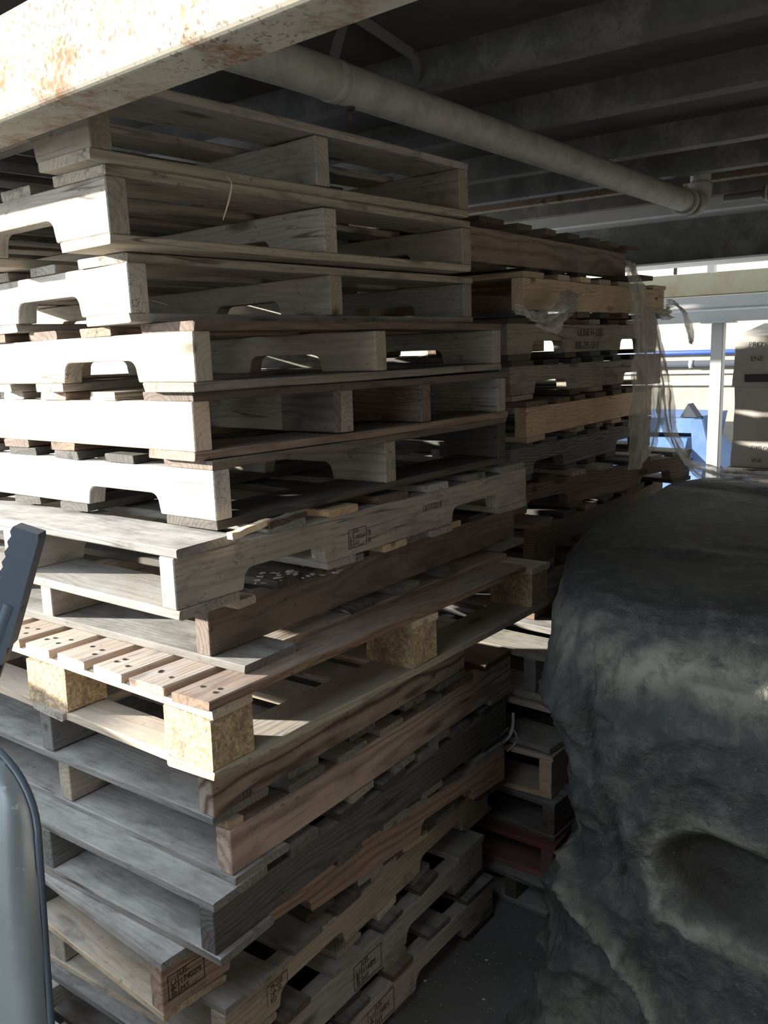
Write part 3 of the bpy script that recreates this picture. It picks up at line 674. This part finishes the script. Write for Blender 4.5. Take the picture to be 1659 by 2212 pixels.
# ------------------------------------------------------------------ tarpaulin heap
def tarp():
    cu, cv = 2.53, .14; hu, hv = .90, .60
    levels = [(0.0, 1.045, 0), (.25, 1.05, 0), (.5, 1.055, 0), (.72, 1.06, 0), (.88, 1.06, 0), (.965, 1.05, 0), (1.0, 1.02, .0), (1.0, .97, .030), (1.0, .90, .055),
              (1.0, .80, .065), (1.0, .68, .055), (1.0, .56, .035), (1.0, .46, .03), (1.0, .36, .05), (1.0, .26, .045), (1.0, .17, .055), (1.0, .09, .07), (1.0, .045, .09), (1.0, .022, .115), (1.0, .012, .14), (1.0, .010, .145)]
    dens = []
    for a, b in zip(levels, levels[1:]):
        n = 9
        for k in range(n): t = k/n; dens.append(tuple(a[i]+(b[i]-a[i])*t for i in range(3)))
    dens.append(levels[-1])
    NA = 560
    bm = bmesh.new(); dl = bm.verts.layers.float.new('dust'); sl = bm.verts.layers.float.new('scuff')
    rows = []
    for (sc, z, off) in dens:
        row = []
        for k in range(NA):
            # more points where the cloth faces the opening and the left stack
            a = 2*math.pi*k/NA
            ca, sa = math.cos(a), math.sin(a); ex = .17
            pu = math.copysign(abs(ca)**ex, ca)*hu; pv = math.copysign(abs(sa)**ex, sa)*hv
            nrm = Vector((ca, sa, 0)).normalized()
            back = (pu+hu)/(2*hu); pv2 = pv + ((min(.15, back*.42) + .13*max(0, min(1, (z-.75)/.25))*min(1, back*2) - .075*math.exp(-((z-.50)/.17)**2)) * (pv/hv) if pv > 0 else 0)
            u = cu + pu*sc + nrm.x*off; v = cv + pv2*sc + nrm.y*off*(.35 if nrm.y > 0 and pu > -.8*hu else .7)
            P3 = Vector((u, v, z))
            vert = max(0., min(1., (1.03-z)/.2))        # 0 on top, 1 on the hanging sides
            per = Vector((u*1.0, v*1.0, 0))
            # hanging pleats: vary along the perimeter, lean sideways with depth
            skew = z*.35
            f1 = noise.noise(Vector((u*3.1+skew, v*3.1-skew, z*.8)))
            f2 = noise.noise(Vector((u*8+skew*2, v*8-skew*2, z*2.0+4)))
            rid = 1-abs(noise.noise(Vector((u*6.3+z*2.2, v*6.3-z*2.2, z*2.4+9))))*2
            rid2 = 1-abs(noise.noise(Vector((u*14-z*7, v*14+z*7, z*5+2))))*2
            amp = vert*(.030 + .030*max(0, .9-z))
            d = amp*(f1*1.2 + f2*.5) + vert*(.026*max(0, rid)**3 + .014*max(0, rid2)**3)
            lowf = max(0., (.30-z)/.30)
            d += lowf*.05*noise.noise(Vector((u*4.5, v*4.5, 3.3)))
            rid3 = 1-abs(noise.noise(Vector((u*2.6+z*1.1, v*2.6+z*.9, z*1.3+21))))*3
            d += vert*.028*max(0, rid3)**2
            dia = 0.
            if ca < .3 and sa > -.9:
                # a long fold falling from the shoulder corner to the floor on the right, another drop down the face
                lv = .80-(.52-z)*.98; dia = math.exp(-((v-lv)/.022)**2)*(1 if z < .56 else max(0, 1-(z-.56)*12)); d += .040*dia
                lv2 = .665-(1.0-z)*.17+.012*math.sin(z*19); c2_ = math.exp(-((v-lv2)/.009)**2)*vert*(1 if z > .4 else 0); d -= .022*c2_
                lv3 = .50+(z-.9)*1.5; c3_ = math.exp(-((v-lv3)/.012)**2)*(1 if .7 < z else 0)*vert; d += .014*c3_
            u2 = u + nrm.x*d; v2 = v + nrm.y*d
            # on top: slack and long creases
            top = (1-vert)
            zz = z
            if sc < 1.001 and z > .9:
                cr = 1-min(1, abs((u-2.62-.05*math.sin(v*5))*22))
                cr2 = 1-min(1, abs((u-1.98-.25*(v-.4)+.04*math.sin(v*9))*26))
                zz += top*(.012*f1 + .010*f2 + .014*max(0, cr) + .007*max(0, cr2) + .006*max(0, rid)**2) + top*.012*sc*(0)
            if z < .25:
                zz = max(.006, z + lowf*(.030*max(0, noise.noise(Vector((u*7, v*7, 1.1)))+.15) + .02*max(0, rid)**2)*(1 if sc >= 1 else 0))
            # sagging hollow on the front
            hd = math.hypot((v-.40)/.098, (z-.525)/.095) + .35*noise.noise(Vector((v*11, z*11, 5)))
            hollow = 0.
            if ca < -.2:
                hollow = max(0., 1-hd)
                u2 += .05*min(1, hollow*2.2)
            w = bm.verts.new((u2, v2, zz))
            # dust: pale band over the shoulder, floor skirt
            band = math.exp(-((z-(.955-.03*noise.noise(Vector((v*9, u*9, 0)))))/.052)**2)*(1 if vert > .05 else 0)
            band *= (.75+.8*noise.noise(Vector((u*6, v*6, z*6))))*(1-.75*max(0, 1-abs(noise.noise(Vector((u*13+z*3, v*13+z*3, z*4))))*9))
            skirt = lowf*.55*(.6+noise.noise(Vector((u*5, v*5, 7))))
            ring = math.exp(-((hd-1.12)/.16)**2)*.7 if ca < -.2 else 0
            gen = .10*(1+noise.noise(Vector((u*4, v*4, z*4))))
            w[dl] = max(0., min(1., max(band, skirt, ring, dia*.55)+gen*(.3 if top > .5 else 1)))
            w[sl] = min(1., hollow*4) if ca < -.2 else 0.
            row.append(w)
        rows.append(row)
    for x, y in zip(rows[1:], rows[2:]):
        for k in range(NA): bm.faces.new((x[k], x[(k+1) % NA], y[(k+1) % NA], y[k]))
    bmesh.ops.delete(bm, geom=rows[0], context='VERTS')
    bm.faces.new(rows[1])
    bmesh.ops.recalc_face_normals(bm, faces=bm.faces)
    for f in bm.faces: f.smooth = True
    me = bpy.data.meshes.new('tarp'); bm.to_mesh(me); bm.free()
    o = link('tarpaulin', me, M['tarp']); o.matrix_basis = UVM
    tag(o, 'large dusty black tarpaulin draped over a chest-high load, spreading on the floor', 'tarpaulin')
    # the small tear low on the front
    bm = bmesh.new(); rr = random.Random(4)
    pts = [(.0, .0), (.010, .012), (.016, .006), (.013, -.006), (.020, -.018), (.024, -.030), (.014, -.024), (.006, -.012)]
    return o
tarp()

# ------------------------------------------------------------------ stretch film
def ribbon(name, rows, label, group='stretch film scraps', crumple=.012, nx=14, sub=6, seed=0, parent=None, m4=UVM, mat='film', cat='plastic film'):
    """rows: list of (left point, right point) in building axes; crumpled sheet between them"""
    bm = bmesh.new(); grid = []
    L_ = [Vector(a) for a, b in rows]; R_ = [Vector(b) for a, b in rows]
    def interp(P, t):
        i = min(int(t), len(P)-2); f = t-i
        p0 = P[max(i-1, 0)]; p1 = P[i]; p2 = P[i+1]; p3 = P[min(i+2, len(P)-1)]
        return .5*((2*p1)+(-p0+p2)*f+(2*p0-5*p1+4*p2-p3)*f*f+(-p0+3*p1-3*p2+p3)*f**3)
    ny = (len(rows)-1)*sub
    for j in range(ny+1):
        t = j/sub if j < ny else len(rows)-1-1e-6
        a, b = interp(L_, t), interp(R_, t); row = []
        for i in range(nx+1):
            s = i/nx; p = a.lerp(b, s)
            fold = math.sin(s*math.pi*5 + seed + t*.7)*crumple*.7
            n = noise.noise(Vector((s*6+seed, t*1.1, seed*3.1)))*crumple*1.6 + noise.noise(Vector((s*15+seed, t*3.1, seed)))*crumple*.8
            dirn = (b-a).normalized(); nr = dirn.cross(interp(L_, min(t+.1, len(rows)-1-1e-6))-interp(L_, max(t-.1, 0)))
            nr = nr.normalized() if nr.length > 1e-6 else Vector((1, 0, 0))
            row.append(bm.verts.new(p+nr*(fold+n)+dirn*noise.noise(Vector((s*5, t*2, seed+7)))*crumple*.6))
        grid.append(row)
    for x, y in zip(grid, grid[1:]):
        for i in range(nx): bm.faces.new((x[i], x[i+1], y[i+1], y[i])).smooth = True
    me = bpy.data.meshes.new(name); bm.to_mesh(me); bm.free()
    o = link(name, me, M[mat], parent)
    if parent is None: o.matrix_basis = m4; tag(o, label, cat, group)
    return o
V0 = 1.035
ribbon('stretch_film', [((2.79, V0, 1.84), (2.88, V0, 1.83)), ((2.84, V0, 1.76), (2.95, V0, 1.76)), ((2.85, V0-.01, 1.68), (2.97, V0-.01, 1.68)), ((2.83, V0-.02, 1.60), (3.02, V0-.01, 1.60)), ((2.78, V0-.03, 1.50), (3.05, V0-.02, 1.50)),
                        ((2.76, V0-.03, 1.41), (3.10, V0-.03, 1.41)), ((2.77, V0-.03, 1.31), (3.12, V0-.03, 1.30)), ((2.80, V0-.02, 1.22), (3.08, V0-.02, 1.21)), ((2.84, V0-.01, 1.15), (2.99, V0, 1.14))],
       'long hanging bag-like piece of clear stretch film down the face of the rear stack', crumple=.009, nx=40, seed=1)
ribbon('stretch_film.001', [((2.96, V0-.01, 1.70), (3.02, V0-.01, 1.70)), ((3.0, V0-.02, 1.60), (3.09, V0-.02, 1.60)), ((3.05, V0-.03, 1.48), (3.17, V0-.03, 1.48)), ((3.08, V0-.03, 1.36), (3.23, V0-.03, 1.36)), ((3.14, V0-.04, 1.24), (3.30, V0-.03, 1.22)),
                        ((3.24, V0-.08, 1.13), (3.40, V0-.05, 1.12)), ((3.16, .86, 1.085), (3.34, .86, 1.10)), ((3.12, .70, 1.085), (3.28, .70, 1.105)), ((3.05, .45, 1.085), (3.22, .45, 1.10)), ((3.0, .15, 1.085), (3.15, .15, 1.10))],
       'trailing clear stretch film running from the rear stack onto the top of the tarpaulin', crumple=.009, nx=26, seed=5)
ribbon('stretch_film.002', [((3.20, V0, 1.735), (3.24, V0, 1.72)), ((3.26, V0-.01, 1.73), (3.31, V0-.02, 1.70)), ((3.33, V0-.02, 1.69), (3.41, V0-.02, 1.68)), ((3.40, V0-.02, 1.63), (3.46, V0-.02, 1.63)), ((3.46, V0-.02, 1.58), (3.465, V0-.02, 1.57))],
       'twisted pinkish tail of film hanging at the right end of the pale pine pallet', crumple=.007, nx=12, seed=9)
ribbon('stretch_film.003', [((3.02, V0-.01, 1.700), (3.04, V0-.02, 1.675)), ((3.10, V0-.03, 1.70), (3.10, V0-.03, 1.66)), ((3.17, V0-.02, 1.705), (3.17, V0-.02, 1.66)), ((3.22, V0, 1.72), (3.20, V0, 1.69))],
       'grey wad of film bunched between the pale pine pallet and the lettered one', crumple=.016, nx=10, seed=13)
ribbon('stretch_film.004', [((2.13, V0-.01, 1.665), (2.13, V0-.01, 1.62)), ((2.19, V0-.03, 1.685), (2.20, V0-.03, 1.60)), ((2.26, V0-.03, 1.71), (2.25, V0-.03, 1.64)), ((2.32, V0-.02, 1.725), (2.31, V0-.02, 1.665)), ((2.37, V0, 1.715), (2.36, V0, 1.70))],
       'crumpled shiny film tuft sticking out over the lettered pallet notch', crumple=.02, nx=14, seed=21)
ribbon('stretch_film.005', [((1.99, V0-.01, 1.672), (1.99, V0-.01, 1.65)), ((2.03, V0-.02, 1.668), (2.03, V0-.02, 1.645)), ((2.09, V0-.02, 1.655), (2.09, V0-.02, 1.632)), ((2.17, V0-.02, 1.64), (2.17, V0-.02, 1.62))],
       'rolled film end poking left like a short tube from the rear stack', crumple=.010, nx=8, seed=31)

# ------------------------------------------------------------------ near left: hand truck
ht = empty('hand_truck', Matrix.Translation((-.564, .78, -.012))); tag(ht, 'grey steel hand truck with rounded back sheet and ribbed rubber handle, close at the left', 'hand truck')
def plate():
    bm = bmesh.new(); outl = []
    w0, w1, h, r = -.20, .212, 1.205, .105
    outl += [(w0, .02), (.195, .02), (.204, .55), (.212, .90)]
    for k in range(0, 11):
        a = math.pi/2*k/10; outl.append((w1-r+r*math.cos(a), h-r+r*math.sin(a)))
    outl.append((w0, h+.004))
    A = [bm.verts.new((x, -.006-.02*math.cos(x*5), z)) for x, z in outl]; B = [bm.verts.new((x+.0, .006-.02*math.cos(x*5), z)) for x, z in outl]
    bm.faces.new(A); bm.faces.new(list(reversed(B))); n = len(outl)
    for k in range(n): bm.faces.new((A[k], A[(k+1) % n], B[(k+1) % n], B[k]))
    bmesh.ops.recalc_face_normals(bm, faces=bm.faces)
    bmesh.ops.bevel(bm, geom=[e for e in bm.edges if len(e.link_faces) == 2 and e.calc_face_angle(0) > R(50)], offset=.002, segments=2, affect='EDGES')
    for k in range(1, 30): bmesh.ops.bisect_plane(bm, geom=bm.verts[:]+bm.edges[:]+bm.faces[:], plane_co=(0, 0, .04*k+.02), plane_no=(0, 0, 1))
    for k in range(-6, 7): bmesh.ops.bisect_plane(bm, geom=bm.verts[:]+bm.edges[:]+bm.faces[:], plane_co=(.03*k, 0, 0), plane_no=(1, 0, 0))
    for v in bm.verts:
        v.co.y += .9*max(0, v.co.z-.98)**2 + .0025*noise.noise(v.co*7) - .25*max(0, .16-v.co.x)**2*0 + 1.6*max(0, .19-v.co.x)**2
    for f in bm.faces: f.smooth = True
    me = bpy.data.meshes.new('back_sheet'); bm.to_mesh(me); bm.free(); return me
link('back_sheet', plate(), M['plate'], ht)
rim = [(.197, -.016, .02), (.206, -.016, .55), (.2135, -.016, .90)] + [(.212-.105+.1075*math.cos(math.pi/2*k/14), -.016, 1.205-.105+.1075*math.sin(math.pi/2*k/14)) for k in range(15)] + [(-.2, -.016, 1.211)]
rim = [(x, y+.9*max(0, z-.98)**2+1.6*max(0, .19-x)**2, z) for x, y, z in rim]
tube('rim_tube', rim, .0035, M['grip'], ht, 12)
# grip: flattened rubber bar, ribbed on its near-left side
def grip():
    bm = bmesh.new()
    p0 = Vector((.185, .12, 1.391)); p1 = Vector((.132, .12, 1.247)); d = (p1-p0).normalized(); side = Vector((0, 1, 0)).cross(d).normalized()
    prof = []
    n = 26; lft = []; rgt = []
    for k in range(n+1):
        t = k/n; c = p0.lerp(p1, t); w = .0145 + (.001 if t < .85 else -.002)
        tooth = .0022 if (k % 2 == 0 and 1 < k < n-4) else 0
        if k == 0: w -= .002
        (rgt if side.x > 0 else lft).append(c+side*w); (lft if side.x > 0 else rgt).append(c-side*w)
    lft = [p+Vector((.0028 if (k % 2 == 0 and 1 < k < 22) else 0, 0, 0)) for k, p in enumerate(lft)]
    loop = lft+list(reversed(rgt))
    A = [bm.verts.new(p+Vector((0, -.011, 0))) for p in loop]; B = [bm.verts.new(p+Vector((0, .011, 0))) for p in loop]
    bm.faces.new(A); bm.faces.new(list(reversed(B))); m = len(loop)
    for k in range(m): bm.faces.new((A[k], A[(k+1) % m], B[(k+1) % m], B[k]))
    bmesh.ops.recalc_face_normals(bm, faces=bm.faces)
    bmesh.ops.triangulate(bm, faces=[f for f in bm.faces if len(f.verts) > 4])
    me = bpy.data.meshes.new('grip'); bm.to_mesh(me); bm.free(); return me
gp = link('grip', grip(), M['grip'], ht)
tube('handle_tube', [(.159, .12, 1.31), (.132, .12, 1.247), (.10, .10, 1.16), (.06, .03, 1.05), (.05, .02, .7)], .0125, M['grip'], ht, 14)
for x in (-.15, .12):
    tube('wheel', [(x, .05, .08), (x+.04, .05, .08)], .08, M['grip'], ht, 24)

# ------------------------------------------------------------------ small loose things
def stick(name, a, b, w, t, mat, label, cat, group=None, seed=1, taper=.5):
    a, b = Vector(a), Vector(b); rr = random.Random(seed); bm = bmesh.new(); rows = []
    d = (b-a).normalized(); s = d.cross(Vector((0, 0, 1)));
    if s.length < .1: s = d.cross(Vector((0, 1, 0)))
    s.normalize(); n_ = s.cross(d)
    for k in range(7):
        f = k/6; c = a.lerp(b, f)+n_*rr.uniform(-.1, .1)*t+s*rr.uniform(-.05, .05)*w
        ww = w*(1-taper*f)*rr.uniform(.8, 1.1); tt = t*(1-taper*.6*f)
        rows.append([bm.verts.new(c+s*x*ww/2+n_*y*tt/2) for x, y in ((-1, -1), (1, -1), (1, 1), (-1, 1))])
    for x, y in zip(rows, rows[1:]):
        for k in range(4): bm.faces.new((x[k], x[(k+1) % 4], y[(k+1) % 4], y[k]))
    bm.faces.new(rows[0]); bm.faces.new(list(reversed(rows[-1])))
    bmesh.ops.recalc_face_normals(bm, faces=bm.faces)
    me = bpy.data.meshes.new(name); bm.to_mesh(me); bm.free()
    o = link(name, me, M[mat]); tag(o, label, cat, group); return o
stick('wood_splinter', (-.262, 1.418, 1.2585), (-.205, 1.500, 1.268), .016, .012, 'broken', 'bright freshly broken splinter lying on the dusty lead board of the dated pallet', 'wood splinter', seed=2, taper=.2)
stick('bark_piece', (-.212, 1.492, 1.263), (-.150, 1.578, 1.268), .028, .014, 'brown_dark', 'dark piece of bark just behind the bright splinter', 'bark', seed=3)
ws = tube('wood_sliver', [(-.246, 1.499, 1.853), (-.2385, 1.497, 1.842), (-.238, 1.495, 1.834), (-.2445, 1.493, 1.81), (-.2555, 1.492, 1.781)], .0016, M['broken'], m4=Matrix.Identity(4), seg=6, radii=[.0007, .0009, .0012, .0018, .0006])
tag(ws, 'thin curved sliver hanging in the opening of the second pallet from the top', 'wood sliver')
cs = empty('strap_scrap', Matrix.Identity(4)); tag(cs, 'curled grey-white strap scrap hanging at the far corner of the dark grey pallet', 'strap')
ribbon('curl', [((.349, 2.30, .545), (.356, 2.30, .545)), ((.345, 2.29, .510), (.355, 2.295, .508)), ((.332, 2.28, .488), (.342, 2.28, .480)), ((.306, 2.26, .476), (.312, 2.26, .466)), ((.283, 2.245, .470), (.284, 2.245, .467))], '', parent=cs, crumple=.001, nx=4, seed=3, mat='paintchip')
tube('string', [(.350, 2.30, .498), (.360, 2.30, .485), (.365, 2.30, .462), (.352, 2.295, .446), (.332, 2.28, .436)], .0022, M['paintchip'], cs, 8)
rr = random.Random(9)
pf = bmesh.new()
for k in range(26):
    x = -.262+rr.uniform(0, .17); yy = 1.60+(x+.262)*.55+rr.uniform(0, .12)
    c = Vector((x, yy, 1.1215)); a0 = rr.uniform(0, 6.28); s0 = rr.uniform(.004, .013)
    vs = []
    for j in range(5):
        a = a0+j*1.2566; p_ = c+Vector((math.cos(a)*s0*rr.uniform(.5, 1), math.sin(a)*s0*rr.uniform(.5, 1), rr.uniform(0, .003))); vs.append(p_)
    t0 = [pf.verts.new(p_) for p_ in vs]; t1 = [pf.verts.new(p_-Vector((0, 0, .0008))) for p_ in vs]
    pf.faces.new(t0); pf.faces.new(list(reversed(t1)))
    for j in range(5): pf.faces.new((t0[j], t0[(j+1) % 5], t1[(j+1) % 5], t1[j]))
me = bpy.data.meshes.new('flakes'); pf.to_mesh(me); pf.free()
tag(link('paint_flakes', me, M['paintchip']), 'scatter of pale paint flakes on the dark board under the dated pallet', 'paint flakes', None, 'stuff')
# grit on the floor
bm = bmesh.new()
for k in range(260):
    x = rr.uniform(-.05, .62); yy = rr.uniform(1.72, 2.15); s0 = rr.uniform(.0005, .0016)
    if k < 4: x, yy = [(.212, 1.848), (.235, 1.986), (.072, 1.917), (.361, 1.828)][k]; s0 = .0035
    bmesh.ops.create_icosphere(bm, subdivisions=1, radius=s0, matrix=Matrix.Translation((x, yy, s0*.6)) @ Matrix.Diagonal((1.3, 1, .7, 1)))
me = bpy.data.meshes.new('grit'); bm.to_mesh(me); bm.free()
tag(link('floor_grit', me, M['paintchip']), 'fine pale grit scattered over the dark concrete floor', 'grit', None, 'stuff')

# ------------------------------------------------------------------ light, camera, view
w = bpy.data.worlds.new('sky'); scene.world = w; w.use_nodes = True; nt = w.node_tree
bg = nt.nodes['Background']; bg.inputs[0].default_value = (.80, .90, 1.0, 1); bg.inputs[1].default_value = 2.9
sun = bpy.data.lights.new('sun', 'SUN'); sun.energy = 21; sun.angle = R(.8); sun.color = (1, .95, .86)
so = bpy.data.objects.new('sun', sun); COL.objects.link(so)
to_sun = Vector((-1, .15, .19)).normalized(); so.rotation_euler = to_sun.to_track_quat('Z', 'Y').to_euler()

cam = bpy.data.cameras.new('camera'); co = bpy.data.objects.new('camera', cam); COL.objects.link(co)
f, pitch, roll, Hc = 1850.99, .17743, -.0264, 1.5481
cam.sensor_fit = 'VERTICAL'; cam.sensor_height = 24; cam.lens = f*24/2212
cam.clip_start = .02
Fw = Vector((0, math.cos(pitch), -math.sin(pitch))); rt = Vector((1, 0, 0)); up = Vector((0, math.sin(pitch), math.cos(pitch)))
R2 = rt*math.cos(roll)+up*math.sin(roll); U2 = -rt*math.sin(roll)+up*math.cos(roll)
mt = Matrix((R2, U2, -Fw)).transposed().to_4x4(); mt.translation = (0, 0, Hc); co.matrix_world = mt
scene.camera = co
vs_ = scene.view_settings
scene.display_settings.display_device = 'sRGB'
vs_.view_transform = 'Standard'; vs_.look = 'None'; vs_.gamma = 1; vs_.exposure = .12; vs_.use_curve_mapping = False
scene.cycles.max_bounces = 8; scene.cycles.diffuse_bounces = 5; scene.cycles.transparent_max_bounces = 16
scene.cycles.use_denoising = True; scene.cycles.sample_clamp_indirect = 6
